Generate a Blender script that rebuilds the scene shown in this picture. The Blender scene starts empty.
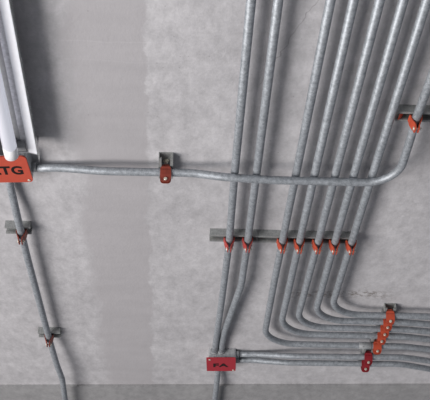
import bpy, bmesh, math, random
from mathutils import Vector, Matrix, Euler

random.seed(7)
SC = bpy.context.scene
COL = SC.collection

# ------------------------------------------------------------------ camera
H = 4.65                 # height of the concrete ceiling
CAM_Z = H - 1.65
pitch = math.atan2(642, 1000)
yaw = math.atan2(50, math.hypot(1000, 642))
cd = bpy.data.cameras.new('camera')
cam = bpy.data.objects.new('camera', cd)
COL.objects.link(cam)
cam.location = (0, 0, CAM_Z)
cam.rotation_euler = Euler((math.pi / 2 + pitch, 0, -yaw), 'XYZ')
cd.sensor_fit = 'HORIZONTAL'
cd.sensor_width = 36
cd.lens = 36 * 1000 / 430
cd.clip_start = .05
SC.camera = cam

# ------------------------------------------------------------------ light
w = bpy.data.worlds.new('world')
SC.world = w
w.use_nodes = True
bg = w.node_tree.nodes['Background']
bg.inputs[0].default_value = (.90, .93, 1.02, 1)
bg.inputs[1].default_value = .20

def area(name, loc, target, size, power, colour):
    ld = bpy.data.lights.new(name, 'AREA')
    ld.shape = 'DISK'
    ld.size = size
    ld.energy = power
    ld.color = colour
    o = bpy.data.objects.new(name, ld)
    COL.objects.link(o)
    o.location = loc
    o.rotation_euler = (Vector(target) - Vector(loc)).to_track_quat('-Z', 'Y').to_euler()
    return o

TGT = Vector((.1, 2.8, H))
area('opening_light', TGT + Vector((-6.9, -2.15, -6.0)), TGT, 5.4, 885, (1.0, .955, .925))
area('rear_fill_light', (-2.9, -.5, H - 2.5), (.2, 2.2, H), 1.7, 95, (.97, .98, 1.0))  # added fill lamp, brightens the near end of the ceiling

SC.view_settings.view_transform = 'Standard'
SC.view_settings.look = 'None'
SC.view_settings.exposure = 0
SC.view_settings.gamma = 1

# ------------------------------------------------------------------ materials
def new_mat(name):
    m = bpy.data.materials.new(name)
    m.use_nodes = True
    nt = m.node_tree
    return m, nt, nt.nodes['Principled BSDF']

def N(nt, typ, **kw):
    n = nt.nodes.new(typ)
    for k, v in kw.items():
        setattr(n, k, v)
    return n

def ramp(nt, fac, stops):
    r = N(nt, 'ShaderNodeValToRGB')
    e = r.color_ramp.elements
    while len(e) < len(stops):
        e.new(.5)
    for el, (p, c) in zip(e, stops):
        el.position = p
        el.color = (*c, 1) if len(c) == 3 else c
    nt.links.new(fac, r.inputs[0])
    return r.outputs[0]

def g(v):
    return (v, v, v)

def noise(nt, vec, scale, detail=4, rough=.55, sc=None):
    if sc:
        mp = N(nt, 'ShaderNodeMapping')
        mp.inputs['Scale'].default_value = sc
        nt.links.new(vec, mp.inputs[0])
        vec = mp.outputs[0]
    n = N(nt, 'ShaderNodeTexNoise')
    n.inputs['Scale'].default_value = scale
    n.inputs['Detail'].default_value = detail
    n.inputs['Roughness'].default_value = rough
    nt.links.new(vec, n.inputs['Vector'])
    return n.outputs['Fac']

def mix(nt, fac, a, b, mode='MIX'):
    m = N(nt, 'ShaderNodeMix', data_type='RGBA', blend_type=mode)
    for sock, v in ((m.inputs[0], fac), (m.inputs[6], a), (m.inputs[7], b)):
        if isinstance(v, (int, float)):
            sock.default_value = v
        elif isinstance(v, tuple):
            sock.default_value = (*v, 1)
        else:
            nt.links.new(v, sock)
    return m.outputs[2]

def mth(nt, op, a, b=None, c=None):
    m = N(nt, 'ShaderNodeMath', operation=op)
    for i, v in enumerate((a, b, c)):
        if v is None:
            continue
        if isinstance(v, (int, float)):
            m.inputs[i].default_value = v
        else:
            nt.links.new(v, m.inputs[i])
    return m.outputs[0]

def smooth(nt, v, lo, hi):
    m = N(nt, 'ShaderNodeMapRange', interpolation_type='SMOOTHSTEP')
    m.inputs[1].default_value = lo
    m.inputs[2].default_value = hi
    nt.links.new(v, m.inputs[0])
    return m.outputs[0]

def concrete(name, light, dark, trowelled, patch=None, streaks=True):
    m, nt, b = new_mat(name)
    geo = N(nt, 'ShaderNodeNewGeometry')
    pos = geo.outputs['Position']
    sep = N(nt, 'ShaderNodeSeparateXYZ')
    nt.links.new(pos, sep.inputs[0])
    X, Y = sep.outputs[0], sep.outputs[1]
    big = noise(nt, pos, 3.2, 5, .6)
    mid = noise(nt, pos, 17, 7, .7, (1.6, .95, 1))
    fine = noise(nt, pos, 120, 4, .6)
    base = ramp(nt, big, [(.30, dark), (.68, light)])
    base = mix(nt, .55, base, ramp(nt, mid, [(.32, g(.36)), (.68, g(.64))]), 'OVERLAY')
    base = mix(nt, .35, base, ramp(nt, fine, [(.30, g(.42)), (.70, g(.58))]), 'OVERLAY')
    # small pale skim marks
    pale = smooth(nt, noise(nt, pos, 8, 7, .72, (1.5, .9, 1)), .60, .68)
    base = mix(nt, mth(nt, 'MULTIPLY', pale, .30), base, tuple(min(1, c * 1.22) for c in light))
    # pores
    vor = N(nt, 'ShaderNodeTexVoronoi')
    vor.inputs['Scale'].default_value = 42
    nt.links.new(pos, vor.inputs['Vector'])
    pore = mth(nt, 'MULTIPLY', mth(nt, 'LESS_THAN', vor.outputs['Distance'], .085),
               mth(nt, 'GREATER_THAN', noise(nt, pos, 7, 2), .56))
    if patch:
        x0, x1 = patch
        wob = mth(nt, 'MULTIPLY_ADD', noise(nt, pos, 8, 6, .68, (1, 1, 1)), .085, -.0425)
        wob2 = mth(nt, 'MULTIPLY_ADD', noise(nt, pos, 3.0, 3, .6), .11, -.055)
        xr = mth(nt, 'ADD', X, wob)
        xl = mth(nt, 'ADD', mth(nt, 'ADD', X, wob2), wob)
        inside = mth(nt, 'MULTIPLY', smooth(nt, xl, x0 - .02, x0 + .03),
                     mth(nt, 'SUBTRACT', 1, smooth(nt, xr, x1 - .004, x1 + .006)))
        tr = ramp(nt, noise(nt, pos, 5, 4, .6, (1, 3.0, 1)), [(.3, tuple(c * .95 for c in trowelled)), (.7, tuple(c * 1.04 for c in trowelled))])
        base = mix(nt, mth(nt, 'MULTIPLY', inside, .92), base, tr)
    if streaks:
        # faint formwork joints running across
        for y0, wd, amt, xa, xb in ((1.862, .004, .16, -.32, .02), (1.93, .0025, .12, -.36, .1), (2.52, .003, .07, -.5, .0)):
            ww = mth(nt, 'MULTIPLY_ADD', noise(nt, pos, 6, 3), .03, y0 - .015)
            d = mth(nt, 'ABSOLUTE', mth(nt, 'SUBTRACT', Y, ww))
            k = mth(nt, 'SUBTRACT', 1, smooth(nt, d, 0, wd))
            k = mth(nt, 'MULTIPLY', k, mth(nt, 'MULTIPLY', smooth(nt, X, xa, xa + .05), mth(nt, 'SUBTRACT', 1, smooth(nt, X, xb - .06, xb))))
            base = mix(nt, mth(nt, 'MULTIPLY', k, amt * .6), base, tuple(min(1, c * 1.35) for c in light))
        # honeycombed rough streak
        dy = mth(nt, 'ABSOLUTE', mth(nt, 'SUBTRACT', Y, mth(nt, 'MULTIPLY_ADD', noise(nt, pos, 5, 3), .09, 3.13)))
        band = mth(nt, 'SUBTRACT', 1, smooth(nt, dy, .005, .05))
        band = mth(nt, 'MULTIPLY', band, mth(nt, 'MULTIPLY', smooth(nt, X, .34, .46), mth(nt, 'SUBTRACT', 1, smooth(nt, X, .68, .82))))
        rn = noise(nt, pos, 48, 8, .75, (1, 1.2, 1))
        rough = mth(nt, 'MULTIPLY', band, smooth(nt, rn, .49, .56))
        bright = mth(nt, 'MULTIPLY', band, mth(nt, 'SUBTRACT', 1, smooth(nt, rn, .38, .47)))
        base = mix(nt, mth(nt, 'MULTIPLY', rough, .75), base, (.17, .15, .135))
        base = mix(nt, mth(nt, 'MULTIPLY', bright, .45), base, (.62, .61, .60))
        # hairline crack near the top right
        cx = mth(nt, 'ABSOLUTE', mth(nt, 'SUBTRACT', mth(nt, 'ADD', X, mth(nt, 'MULTIPLY', noise(nt, pos, 14, 3), .06)),
                                     mth(nt, 'MULTIPLY_ADD', Y, -.35, .93)))
        cr = mth(nt, 'MULTIPLY', mth(nt, 'LESS_THAN', cx, .0012), mth(nt, 'MULTIPLY', mth(nt, 'LESS_THAN', Y, 2.12), mth(nt, 'GREATER_THAN', X, .20)))
        base = mix(nt, mth(nt, 'MULTIPLY', cr, .45), base, (.15, .14, .14))
    base = mix(nt, mth(nt, 'MULTIPLY', pore, .35), base, (.14, .135, .13))
    nt.links.new(base, b.inputs['Base Color'])
    b.inputs['Roughness'].default_value = .88
    b.inputs['Specular IOR Level'].default_value = .25
    bp = N(nt, 'ShaderNodeBump')
    bp.inputs['Strength'].default_value = .22
    bp.inputs['Distance'].default_value = .006
    nt.links.new(mth(nt, 'ADD', mid, mth(nt, 'MULTIPLY', fine, .35)), bp.inputs['Height'])
    nt.links.new(bp.outputs[0], b.inputs['Normal'])
    return m

def galv(name, lo, hi, rough=.42, metal=.75, scale=55):
    m, nt, b = new_mat(name)
    tc = N(nt, 'ShaderNodeNewGeometry').outputs['Position']
    sp = noise(nt, tc, scale, 5, .65)
    sp2 = noise(nt, tc, scale * 4, 3, .6)
    c = ramp(nt, sp, [(.32, lo), (.70, hi)])
    c = mix(nt, .5, c, ramp(nt, sp2, [(.3, g(.36)), (.7, g(.64))]), 'OVERLAY')
    nt.links.new(c, b.inputs['Base Color'])
    b.inputs['Metallic'].default_value = metal
    r = N(nt, 'ShaderNodeMapRange')
    r.inputs[3].default_value = rough - .08
    r.inputs[4].default_value = rough + .14
    nt.links.new(sp, r.inputs[0])
    nt.links.new(r.outputs[0], b.inputs['Roughness'])
    return m

def paint(name, c, rough=.4, var=.12, spec=.4):
    m, nt, b = new_mat(name)
    tc = N(nt, 'ShaderNodeNewGeometry').outputs['Position']
    f = noise(nt, tc, 60, 4, .6)
    nt.links.new(ramp(nt, f, [(.3, tuple(x * (1 - var) for x in c)), (.7, tuple(min(1, x * (1 + var)) for x in c))]), b.inputs['Base Color'])
    b.inputs['Roughness'].default_value = rough
    b.inputs['Specular IOR Level'].default_value = spec
    return m

M = dict(
    concrete=concrete('cast_concrete', (.485, .475, .488), (.395, .386, .398), (.385, .371, .382), (-.30, -.097)),
    soffit=concrete('darker_concrete', (.300, .297, .300), (.255, .252, .256), (.25, .25, .25), None, False),  # darker tone than the ceiling concrete
    conduit=galv('galvanised_conduit', (.22, .238, .256), (.42, .445, .475), .50, .45, 95),
    coupling=galv('zinc_fitting', (.24, .25, .26), (.36, .37, .38), .62, .3),
    strut=galv('galvanised_strut', (.26, .27, .265), (.38, .39, .385), .55, .5),
    box=galv('pressed_steel', (.40, .41, .42), (.55, .56, .57), .5, .6),
    orange=paint('orange_red_paint', (.42, .062, .028), .45),
    orange_cover=paint('orange_cover_paint', (.45, .070, .040), .55, .05),
    crimson=paint('crimson_paint', (.34, .020, .032), .5, .06),
    wine=paint('wine_red_paint', (.22, .012, .018), .45),
    red=paint('red_clamp_paint', (.36, .040, .032), .45),
    oxide=paint('oxide_red_paint', (.20, .034, .020), .42, .2),
    bolt=galv('zinc_bolt', (.66, .62, .52), (.86, .82, .72), .35, .5, 90),
    ink=paint('black_lettering', (.012, .010, .010), .6, .1, .2),
    white=paint('white_enamel', (.82, .825, .86), .3, .03, .5),
    tube=paint('tube_glass', (.70, .70, .74), .2, .01, .5),
    cap=paint('tube_cap', (.88, .88, .90), .35, .02, .5),
    dark=paint('gap_shade_black', (.03, .03, .033), .5, .1, .4),  # shade colour for the gap beside the lamp tube
    grey=paint('grey_plastic', (.30, .30, .31), .4, .1, .4),
)
tb_ = M['tube'].node_tree.nodes['Principled BSDF']     # the lamp glows faintly
tb_.inputs['Emission Color'].default_value = (.86, .88, 1.0, 1)
tb_.inputs['Emission Strength'].default_value = .42
m, nt, b = new_mat('bright_reflector')
b.inputs['Base Color'].default_value = (.78, .77, .78, 1)
b.inputs['Metallic'].default_value = .85
b.inputs['Roughness'].default_value = .28
tcn = N(nt, 'ShaderNodeNewGeometry').outputs['Position']
nt.links.new(ramp(nt, noise(nt, tcn, 90, 4, .6), [(.3, (.60, .59, .60)), (.7, (.84, .83, .85))]), b.inputs['Base Color'])
M['reflector'] = m
m, nt, b = new_mat('clear_acrylic')
b.inputs['Base Color'].default_value = (.93, .95, .95, 1)
b.inputs['Roughness'].default_value = .06
b.inputs['Transmission Weight'].default_value = .92
b.inputs['IOR'].default_value = 1.45
tcn = N(nt, 'ShaderNodeNewGeometry').outputs['Position']
nt.links.new(ramp(nt, noise(nt, tcn, 40, 3), [(.3, g(.04)), (.7, g(.14))]), b.inputs['Roughness'])
M['acrylic'] = m

# ------------------------------------------------------------------ builders
def P(x, y, dz):
    """a point dz below the ceiling"""
    return Vector((x, y, H - dz))

def obj(name, bm, mat, parent=None):
    bmesh.ops.recalc_face_normals(bm, faces=bm.faces)
    me = bpy.data.meshes.new(name)
    bm.to_mesh(me)
    bm.free()
    me.materials.append(M[mat])
    o = bpy.data.objects.new(name, me)
    COL.objects.link(o)
    if parent:
        o.parent = parent
    return o

def tag(o, label, cat, group=None):
    o['label'] = label
    o['category'] = cat
    if group:
        o['group'] = group
    return o

def thing(name, label, cat, loc, rz=0, group=None):
    o = bpy.data.objects.new(name, None)
    COL.objects.link(o)
    o.location = loc
    o.rotation_euler = (0, 0, rz)
    o.empty_display_size = .03
    return tag(o, label, cat, group)

def structure(name, bm, mat):
    o = obj(name, bm, mat)
    o['kind'] = 'structure'
    return o

def add_box(bm, lo, hi, bevel=0):
    t = bmesh.new()
    bmesh.ops.create_cube(t, size=1)
    for v in t.verts:
        v.co = Vector([(lo[i] + hi[i]) / 2 + v.co[i] * (hi[i] - lo[i]) for i in range(3)])
    if bevel:
        bmesh.ops.bevel(t, geom=t.edges[:], offset=bevel, segments=2, affect='EDGES', profile=.5)
    me = bpy.data.meshes.new('tmp')
    t.to_mesh(me)
    t.free()
    bm.from_mesh(me)
    bpy.data.meshes.remove(me)

def add_extrude(bm, poly, a, b, frame):
    """closed polygon (u, v) swept from a to b along the frame's third axis; frame = (origin, U, V, W)"""
    o, U, V, W = frame
    r0 = [bm.verts.new(o + U * p[0] + V * p[1] + W * a) for p in poly]
    r1 = [bm.verts.new(o + U * p[0] + V * p[1] + W * b) for p in poly]
    n = len(poly)
    for i in range(n):
        bm.faces.new((r0[i], r0[(i + 1) % n], r1[(i + 1) % n], r1[i]))
    bm.faces.new(r0[::-1])
    bm.faces.new(r1)

AX = (Vector((1, 0, 0)), Vector((0, 1, 0)), Vector((0, 0, 1)))

def add_cyl(bm, c, axis, rad, a, b, n=16, chamfer=0):
    W = Vector(axis).normalized()
    U = W.orthogonal().normalized()
    V = W.cross(U)
    rings = [(a, rad - chamfer), (a + chamfer, rad), (b - chamfer, rad), (b, rad - chamfer)] if chamfer else [(a, rad), (b, rad)]
    vs = []
    for s, r in rings:
        vs.append([bm.verts.new(Vector(c) + W * s + (U * math.cos(2 * math.pi * k / n) + V * math.sin(2 * math.pi * k / n)) * r) for k in range(n)])
    for q0, q1 in zip(vs, vs[1:]):
        for k in range(n):
            f = bm.faces.new((q0[k], q0[(k + 1) % n], q1[(k + 1) % n], q1[k]))
            f.smooth = n > 8
    bm.faces.new(vs[0][::-1])
    bm.faces.new(vs[-1])

def fillet(pts, radii):
    pts = [Vector(p) for p in pts]
    out = [pts[0]]
    for i in range(1, len(pts) - 1):
        a, p, c = pts[i - 1], pts[i], pts[i + 1]
        u, v = (a - p), (c - p)
        lu, lv = u.length, v.length
        u.normalize(); v.normalize()
        ang = math.acos(max(-1, min(1, u.dot(v))))
        bend = math.pi - ang
        if bend < 1e-4:
            out.append(p)
            continue
        r = radii[i] if isinstance(radii, (list, tuple)) else radii
        t = min(r * math.tan(bend / 2), .49 * lu, .49 * lv)
        r = t / math.tan(bend / 2)
        ctr = p + (u + v).normalized() * (r / math.cos(bend / 2))
        A, B = p + u * t - ctr, p + v * t - ctr
        n = max(3, int(bend / math.radians(5)))
        for k in range(n + 1):
            s0, s1 = math.sin(bend * (1 - k / n)) / math.sin(bend), math.sin(bend * k / n) / math.sin(bend)
            out.append(ctr + A * s0 + B * s1)
    out.append(pts[-1])
    return out

def add_tube(bm, path, rad, n=18, bore=True):
    path = [p for i, p in enumerate(path) if i == 0 or (p - path[i - 1]).length > 1e-5]
    T = []
    for i in range(len(path)):
        a = path[max(0, i - 1)]
        b = path[min(len(path) - 1, i + 1)]
        T.append((b - a).normalized())
    U = T[0].orthogonal().normalized()
    rings = []
    for p, t in zip(path, T):
        U = (U - t * U.dot(t)).normalized()
        V = t.cross(U)
        rings.append([bm.verts.new(p + (U * math.cos(2 * math.pi * k / n) + V * math.sin(2 * math.pi * k / n)) * rad) for k in range(n)])
    for q0, q1 in zip(rings, rings[1:]):
        for k in range(n):
            f = bm.faces.new((q0[k], q0[(k + 1) % n], q1[(k + 1) % n], q1[k]))
            f.smooth = True
    bm.faces.new(rings[0][::-1])
    bm.faces.new(rings[-1])

R = .0117                 # conduit radius

def conduit(label, pts, radii=.12, couplings=(), group=None, rad=R):
    origin = Vector(pts[0])
    t = thing('conduit', label, 'pipe', origin, 0, group)
    path = fillet([Vector(p) - origin for p in pts], radii)
    bm = bmesh.new()
    add_tube(bm, path, rad)
    obj('tube', bm, 'conduit', t)
    for (pt, axis, half) in couplings:
        bm = bmesh.new()
        c = Vector(pt) - origin
        add_cyl(bm, c, axis, rad + .0028, -half, half, 20, .001)
        cp = obj('coupling', bm, 'coupling', t)
        for s in (-.5, .5):
            bm = bmesh.new()
            add_cyl(bm, c + Vector(axis) * half * s, (.25, -.7, -.65), .0030, rad, rad + .0040, 10)
            obj('set_screw', bm, 'strut', cp)
    return t

# strut channel: local x along its length, open side down, top at z = 0
SD, SW, ST = .025, .041, .0025
def strut(label, x, y, length, rz=0, group=None, bolts=(0,)):
    t = thing('strut_channel', label, 'strut', (x, y, H), rz, group)
    h = SW / 2
    prof = [(-h, 0), (h, 0), (h, -SD), (.0125, -SD), (.0125, -SD + .007), (.0125 + ST, -SD + .007), (.0125 + ST, -SD + ST),
            (h - ST, -SD + ST), (h - ST, -ST), (-h + ST, -ST), (-h + ST, -SD + ST), (-.0125 - ST, -SD + ST),
            (-.0125 - ST, -SD + .007), (-.0125, -SD + .007), (-.0125, -SD), (-h, -SD)]
    bm = bmesh.new()
    add_extrude(bm, prof, -length / 2, length / 2, (Vector((0, 0, 0)), AX[1], AX[2], AX[0]))
    obj('channel', bm, 'strut', t)
    for bx in bolts:
        bm = bmesh.new()
        add_cyl(bm, (bx, 0, 0), (0, 0, -1), .009, ST, ST + .002, 16)
        add_cyl(bm, (bx, 0, 0), (0, 0, -1), .006, ST + .002, ST + .008, 6)
        obj('anchor_bolt', bm, 'bolt', t)
    return t

# pipe clamp: local origin at the pipe centre, pipe along local y, strut slot along local x
def strap_mesh(sgn):
    rp = R + .0015
    prof = [(.0075, .0215, .0095), (.0085, .0165, .0100), (.0145, .0125, .0105), (.0165, .0085, .0125)]
    for a in (15, -8, -24):
        prof.append((rp * math.cos(math.radians(a)) + .0012, rp * math.sin(math.radians(a)), .0155))
    prof += [(.0105, -.0130, .0160), (.0062, -.0200, .0160), (.0046, -.0245, .0155), (.0046, -.0300, .0140), (.0046, -.0330, .0110), (.0046, -.0345, .0065)]
    bm = bmesh.new()
    th = .0013
    rows = []
    for i, (x, z, hw) in enumerate(prof):
        a = prof[max(0, i - 1)]
        c = prof[min(len(prof) - 1, i + 1)]
        tx, tz = c[0] - a[0], c[1] - a[1]
        L = math.hypot(tx, tz)
        nx, nz = -tz / L, tx / L
        row = []
        for (s, yy) in ((1, -hw), (1, hw), (-1, hw), (-1, -hw)):
            row.append(bm.verts.new((sgn * (x + nx * th * s), yy, z + nz * th * s)))
        rows.append(row)
    for q0, q1 in zip(rows, rows[1:]):
        for k in range(4):
            bm.faces.new((q0[k], q0[(k + 1) % 4], q1[(k + 1) % 4], q1[k]))
    bm.faces.new(rows[0][::-1])
    bm.faces.new(rows[-1])
    return bm

PROTO = {}
def clamp(label, x, y, mat, dz=.025 + R, rz=0, group=None):
    """first of each colour is built, the rest are copies of it and its parts"""
    if mat not in PROTO:
        t = thing('pipe_clamp', label, 'clamp', P(x, y, dz), rz, group)
        obj('strap', strap_mesh(1), mat, t)
        obj('strap', strap_mesh(-1), mat, t)
        bm = bmesh.new()
        add_cyl(bm, (0, 0, -.0265), (1, 0, 0), .0026, -.013, .0085, 10)
        add_cyl(bm, (0, 0, -.0265), (1, 0, 0), .0052, .0055, .0092, 14, .0008)
        obj('bolt', bm, 'bolt', t)
        bm = bmesh.new()
        add_cyl(bm, (0, 0, -.0265), (1, 0, 0), .0050, -.0095, -.0054, 6)
        obj('nut', bm, 'bolt', t)
        PROTO[mat] = t
        return t
    src = PROTO[mat]
    r = src.copy()
    COL.objects.link(r)
    r.location = P(x, y, dz)
    r.rotation_euler = (0, 0, rz)
    tag(r, label, 'clamp')
    if group:
        r['group'] = group
    elif 'group' in r:
        del r['group']
    for ch in list(src.children):
        c = ch.copy()
        COL.objects.link(c)
        c.parent = r
    return r

def rounded(w_, h_, r, n=5):
    out = []
    for cx, cy, a0 in ((w_ / 2 - r, h_ / 2 - r, 0), (-w_ / 2 + r, h_ / 2 - r, 90), (-w_ / 2 + r, -h_ / 2 + r, 180), (w_ / 2 - r, -h_ / 2 + r, 270)):
        for k in range(n + 1):
            a = math.radians(a0 + 90 * k / n)
            out.append((cx + r * math.cos(a), cy + r * math.sin(a)))
    return out

def letters(name, txt, size, sx, x, y, z, parent, bold=.036, gap=1.0):
    cu = bpy.data.curves.new('tmp_text', 'FONT')
    cu.body = txt
    cu.size = size
    cu.align_x = 'CENTER'
    cu.align_y = 'CENTER'
    cu.extrude = .0004
    cu.offset = bold * size
    cu.space_character = gap + .09
    o = bpy.data.objects.new('tmp_text', cu)
    COL.objects.link(o)
    bpy.context.view_layer.update()
    dg = bpy.context.evaluated_depsgraph_get()
    me = bpy.data.meshes.new_from_object(o.evaluated_get(dg))
    bpy.data.objects.remove(o)
    me.name = name
    xs = [v.co.x for v in me.vertices]
    ys = [v.co.y for v in me.vertices]
    cx, cy = (min(xs) + max(xs)) / 2, (min(ys) + max(ys)) / 2
    for v in me.vertices:      # faces down: text's up is -y
        v.co = Vector((x + (v.co.x - cx) * sx, y - (v.co.y - cy), z - v.co.z))
    me.materials.clear()
    me.materials.append(M['ink'])
    q = bpy.data.objects.new(name, me)
    COL.objects.link(q)
    q.parent = parent
    return q

def junction_box(label, x, y, rz, w_, l_, depth, cover, cw, cl, coff, crad, lettering, screws, knock, conns):
    t = thing('junction_box', label, 'junction box', (x, y, H), rz)
    bm = bmesh.new()
    add_extrude(bm, rounded(w_, l_, .008), 0, -depth, (Vector((0, 0, 0)), AX[0], AX[1], AX[2]))
    for kx in knock:          # knock-out discs on the near side
        add_cyl(bm, (kx, -l_ / 2, -depth * .62), (0, -1, 0), .010, 0, .0012, 16)
    obj('box_body', bm, 'box', t)
    bm = bmesh.new()
    add_extrude(bm, rounded(cw, cl, crad), -depth, -depth - .004, (Vector((coff[0], coff[1], 0)), AX[0], AX[1], AX[2]))
    c = obj('cover', bm, cover, t)
    for sx, sy in screws:
        bm = bmesh.new()
        add_cyl(bm, (sx, sy, -depth - .004), (0, 0, -1), .0045, 0, .0022, 12, .0006)
        s = obj('screw', bm, 'bolt', c)
    letters('lettering', *lettering, -depth - .0042, c)
    for (p, ax, ln) in conns:
        bm = bmesh.new()
        add_cyl(bm, p, ax, .0143, 0, ln, 18, .0012)
        add_cyl(bm, p, ax, .0145, 0, ln * .3, 8)
        obj('connector', bm, 'coupling', t)
    return t

# ================================================================== STRUCTURE
bm = bmesh.new()
ang = math.atan2(3.980 - 4.069, 1.088 + .751)
def edge_y(x):
    return 4.069 + (x + .751) * math.tan(ang)
vs = [(-4, -1.5), (4, -1.5), (4, edge_y(4)), (-4, edge_y(-4))]
add_extrude(bm, vs, 0, .2, (Vector((0, 0, H)), AX[0], AX[1], AX[2]))
structure('ceiling', bm, 'concrete')
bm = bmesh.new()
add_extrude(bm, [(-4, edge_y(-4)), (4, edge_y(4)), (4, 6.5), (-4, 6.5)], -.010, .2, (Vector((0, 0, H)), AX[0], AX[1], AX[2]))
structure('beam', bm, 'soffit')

# ================================================================== STRUT CHANNELS
strut('long galvanised strut channel crossing above five conduits with orange clamps', (.2535 + .568) / 2, 2.7565, .568 - .2535, 0, None, (.06,))
strut('shorter galvanised strut channel holding two conduits, left end of the long row', (.099 + .2515) / 2, 2.7555, .2515 - .099, 0, None, (-.066, .0))
strut('strut channel at the right edge of the photo under the curved conduit', .572 + .2, 2.0975, .40, 0, None, (-.13, .12))
strut('short strut piece on the left conduit, just below the LTG box', -.5075, 2.7345, .080, 0, None, (.012,))
strut('short strut piece low on the left conduit, nearest the ceiling edge', -.484, 3.5085, .084, 0, None, (.012,))
strut('short strut piece seen end-on above the middle of the crossing conduit', -.0415, 2.3705, .098, math.pi / 2, None, (-.01,))
strut('strut channel seen end-on behind the stack of five orange clamps', .7735, 3.3925, .317, math.pi / 2, None, (.0,))
strut('short strut piece behind the two dark red clamps at lower right', .757, 3.664, .142, math.pi / 2, None, (.0,))

# ================================================================== JUNCTION BOXES
LB = (-.485, 2.3595)
junction_box('orange junction box with black LTG lettering at the left edge', LB[0], LB[1], math.radians(-4), .118, .112, .042,
             'orange_cover', .128, .128, (-.006, .003), .013, ('LTG', .0545, .86, -.0055, .006),
             [(.047, .056), (-.060, -.051)], (-.03, .03),
             [((.059, .0255, -.0205), (1, 0, 0), .012), ((-.018, .056, -.0200), (0, 1, 0), .012)])
FB = (.1855, 3.7125)
junction_box('crimson junction box with black FA lettering at bottom centre', FB[0], FB[1], math.radians(-3), .109, .115, .042,
             'crimson', .116, .128, (-.005, -.001), .004, ('FA', .046, 1.10, -.006, .004),
             [(-.050, -.052), (.044, .052)], (-.031, .018),
             [((-.0315, -.0575, -.0145), (0, -1, 0), .014), ((-.004, -.0575, -.0145), (0, -1, 0), .014),
              ((.0545, -.034, -.0145), (1, 0, 0), .013), ((.0545, .020, -.0145), (1, 0, 0), .013),
              ((-.014, .0575, -.0145), (0, 1, 0), .012)])

# ================================================================== CONDUITS
D = .025 + R
Y0 = 1.15
conduit('straight conduit, leftmost of the seven parallel conduits, ending at the FA box',
        [P(.150, Y0, D), P(.156, 2.365, D), P(.1615, 2.76, D), P(.157, 3.20, D), P(.153, 3.45, .030), P(.153, 3.565, .0145), P(.153, 3.650, .0145)], .35)
conduit('conduit second from left of the seven, bending sideways into the FA box',
        [P(.211, Y0, D), P(.219, 2.36, D), P(.2205, 2.80, D), P(.219, 3.05, D), P(.181, 3.43, .031), P(.179, 3.575, .0145), P(.1795, 3.650, .0145)], .3)
conduit('outermost bent conduit, third of the seven from left, lowest of the five bends',
        [P(.334, Y0, D), P(.3325, 2.36, D), P(.330, 3.00, D), P(.3325, 3.523, D), P(.88, 3.527, D), P(1.02, 3.558, D), P(1.35, 3.66, D)], [0, .3, .3, .135, .3, .3, 0],
        [(P(.728, 3.526, D), (1, 0, 0), .024)])
conduit('bent conduit, fourth of the seven from left, second of the five bends',
        [P(.386, Y0, D), P(.386, 2.8, D), P(.3855, 3.432, D), P(.86, 3.437, D), P(1.0, 3.467, D), P(1.35, 3.53, D)], [0, .3, .14, .3, .3, 0])
conduit('bent conduit, middle of the five bends, third from right of the parallel seven',
        [P(.4455, Y0, D), P(.4455, 2.7, D), P(.4410, 3.372, D), P(.86, 3.377, D), P(1.0, 3.397, D), P(1.35, 3.44, D)], [0, .3, .125, .3, .3, 0])
conduit('bent conduit, second from right of the parallel seven',
        [P(.499, Y0, D), P(.499, 2.7, D), P(.5005, 3.313, D), P(.84, 3.316, D), P(1.0, 3.338, D), P(1.35, 3.36, D)], [0, .3, .125, .3, .3, 0])
conduit('innermost bent conduit, rightmost of the parallel seven, topmost of the five bends',
        [P(.5525, Y0, D), P(.5525, 2.7, D), P(.5535, 3.261, D), P(.84, 3.263, D), P(1.35, 3.275, D)], [0, .3, .12, .3, 0])
conduit('conduit running from the LTG box beneath all seven and curving up at right',
        [P(LB[0] + .06, 2.3870, .0205), P(-.345, 2.383, .0205), P(-.22, 2.3715, D), P(.035, 2.3700, D), P(.135, 2.353, .0612), P(.27, 2.361, .0612),
         P(.6195, 2.361, .0612), P(.6205, 2.170, .049), P(.6215, 2.09, D), P(.634, Y0, D)], [0, .3, .3, .22, .22, .3, .175, .2, .2, 0])
conduit('single left conduit running down from the LTG box past two short struts',
        [P(-.5005, 2.4150, .0200), P(-.5005, 2.50, .0200), P(-.496, 2.66, D), P(-.4945, 2.9, D), P(-.484, 3.53, D), P(-.473, 3.72, .053), P(-.463, 3.86, .056), P(-.470, 4.08, .056), P(-.478, 5.0, .056)], .3)
conduit('upper of the two horizontal conduits leaving the FA box to the right',
        [P(.2545, 3.6770, .0145), P(.31, 3.6750, .0145), P(.47, 3.638, D), P(.80, 3.632, D), P(.89, 3.626, D), P(1.02, 3.664, D), P(1.35, 3.82, D)], .25)
conduit('lower of the two horizontal conduits leaving the FA box to the right',
        [P(.2545, 3.7310, .0145), P(.30, 3.7310, .0145), P(.44, 3.702, D), P(.80, 3.698, D), P(.90, 3.696, D), P(1.03, 3.742, D), P(1.35, 3.90, D)], .25)
conduit('short conduit continuing from the far side of the FA box off the bottom edge',
        [P(.1735, 3.7690, .0165), P(.1735, 3.82, .0165), P(.1725, 3.96, .038), P(.172, 4.2, .038), P(.172, 5.0, .038)], .3)

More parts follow.
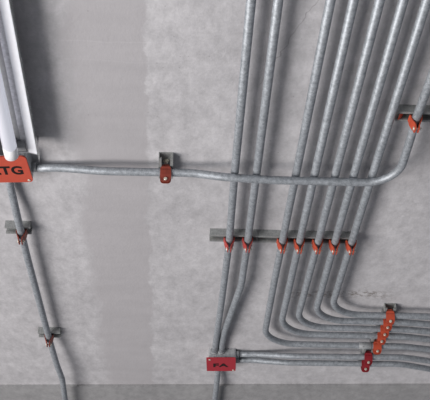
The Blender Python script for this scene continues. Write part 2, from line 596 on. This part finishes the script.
# ================================================================== CLAMPS
G5 = 'orange clamps on the long strut row'
names = ['leftmost', 'second from left', 'middle', 'second from right', 'rightmost']
for nme, x in zip(names, (.3317, .3860, .4450, .4992, .5527)):
    clamp('orange pipe clamp, %s of the five on the long strut' % nme, x, 2.7565, 'orange', D, math.pi, G5)
GS = 'orange clamps stacked at lower right'
names = ['topmost', 'second from top', 'middle', 'fourth from top', 'lowest']
for nme, y in zip(names, (3.262, 3.315, 3.3755, 3.436, 3.5245)):
    clamp('orange pipe clamp, %s of the stack of five at lower right' % nme, .7735, y, 'orange', D, -math.pi / 2, GS)
clamp('orange pipe clamp on the curved conduit at the right edge', .6215, 2.0975, 'orange', D, math.pi)
clamp('red pipe clamp on the leftmost of the seven conduits, left end of the strut row', .1612, 2.7555, 'red', D, math.pi, 'red clamps above the FA box')
clamp('red pipe clamp on the second of the seven conduits, beside the strut joint', .2200, 2.7555, 'red', D, math.pi, 'red clamps above the FA box')
clamp('upper dark red clamp of the two under the orange stack', .757, 3.632, 'wine', D, -math.pi / 2, 'dark red clamps at lower right')
clamp('lowest dark red clamp of the two under the orange stack', .757, 3.6985, 'wine', D, -math.pi / 2, 'dark red clamps at lower right')
clamp('rust red clamp with pale bolt on the crossing conduit left of the seven', -.0415, 2.3705, 'oxide', D, -math.pi / 2)
clamp('rust red clamp on the left conduit, just below the LTG box', -.4955, 2.7345, 'oxide', D, math.pi)
clamp('rust red clamp low on the left conduit, nearest the ceiling edge', -.4845, 3.5085, 'oxide', D, math.pi)
# a spare strap left hanging in the slot of the right strut
bm = strap_mesh(1)
bm.transform(Matrix.Diagonal((1.0, .8, .36, 1)))
o = obj('spare_strap', bm, 'orange')
o.location = P(.574, 2.0975, .0165)
tag(o, 'small orange strap tucked in the open end of the right strut', 'strap')

# ================================================================== LIGHT FIXTURE
FX, FY0, FY1 = -.457, .55, 2.262
fx = thing('light_fixture', 'white fluorescent strip light with a bare tube at upper left', 'light', (FX, FY1, H))
L = FY1 - FY0
FR = (Vector((0, 0, 0)), AX[0], AX[2], AX[1])
bm = bmesh.new()      # spine on the ceiling
add_extrude(bm, [(-.050, 0), (.050, 0), (.050, -.042), (.038, -.048), (-.038, -.048), (-.050, -.042)], -L, -.012, FR)
obj('housing', bm, 'grey', fx)
for s in (1, -1):     # bright folded reflector wings either side
    bm = bmesh.new()
    add_extrude(bm, [(s * .0225, -.0485), (s * .0385, -.0485), (s * .0400, -.0570), (s * .0640, -.0630), (s * .0660, -.0630),
                     (s * .0660, -.0610), (s * .0425, -.0550), (s * .0400, -.0465), (s * .0225, -.0470)], -L, 0, FR)
    obj('reflector', bm, 'reflector', fx)
    bm = bmesh.new()
    add_extrude(bm, [(s * .0410, -.0576), (s * .0642, -.0636), (s * .0642, -.0643), (s * .0410, -.0583)], -L, -.006, FR)
    obj('wing', bm, 'white', fx)
    bm = bmesh.new()  # clear lip down the outer edge
    add_extrude(bm, [(s * .0662, -.0480), (s * .0684, -.0480), (s * .0694, -.0740), (s * .0678, -.0740)], -L, .016, FR)
    obj('clear_edge', bm, 'acrylic', fx)
bm = bmesh.new()
add_extrude(bm, [(-.062, -.002), (.062, -.002), (.0655, -.061), (.040, -.056), (-.040, -.056), (-.0655, -.061)], -.004, .001, FR)
obj('end_plate', bm, 'reflector', fx)
TZ = -.086
bm = bmesh.new()
add_cyl(bm, (0, -.070, TZ), (0, -1, 0), .0190, 0, L - .10, 28)
tb = obj('lamp_tube', bm, 'tube', fx)
bm = bmesh.new()
add_cyl(bm, (0, -.070, TZ), (0, 1, 0), .0194, -.004, .046, 28, .004)
add_cyl(bm, (.004, -.024, TZ - .006), (0, 1, 0), .0022, 0, .0012, 8)
obj('end_cap', bm, 'cap', tb)
bm = bmesh.new()
add_box(bm, (-.012, -.060, TZ + .012), (.012, -.028, -.048), .002)
add_box(bm, (-.034, -.044, -.056), (.034, -.006, -.0478), .0015)
obj('lampholder', bm, 'grey', fx)
bm = bmesh.new()
add_box(bm, (-.064, -.085, -.0740), (-.021, -.010, -.0640), .002)  # added black block, stands in for the shaded interior left of the tube
obj('dark_gap_block', bm, 'dark', fx)
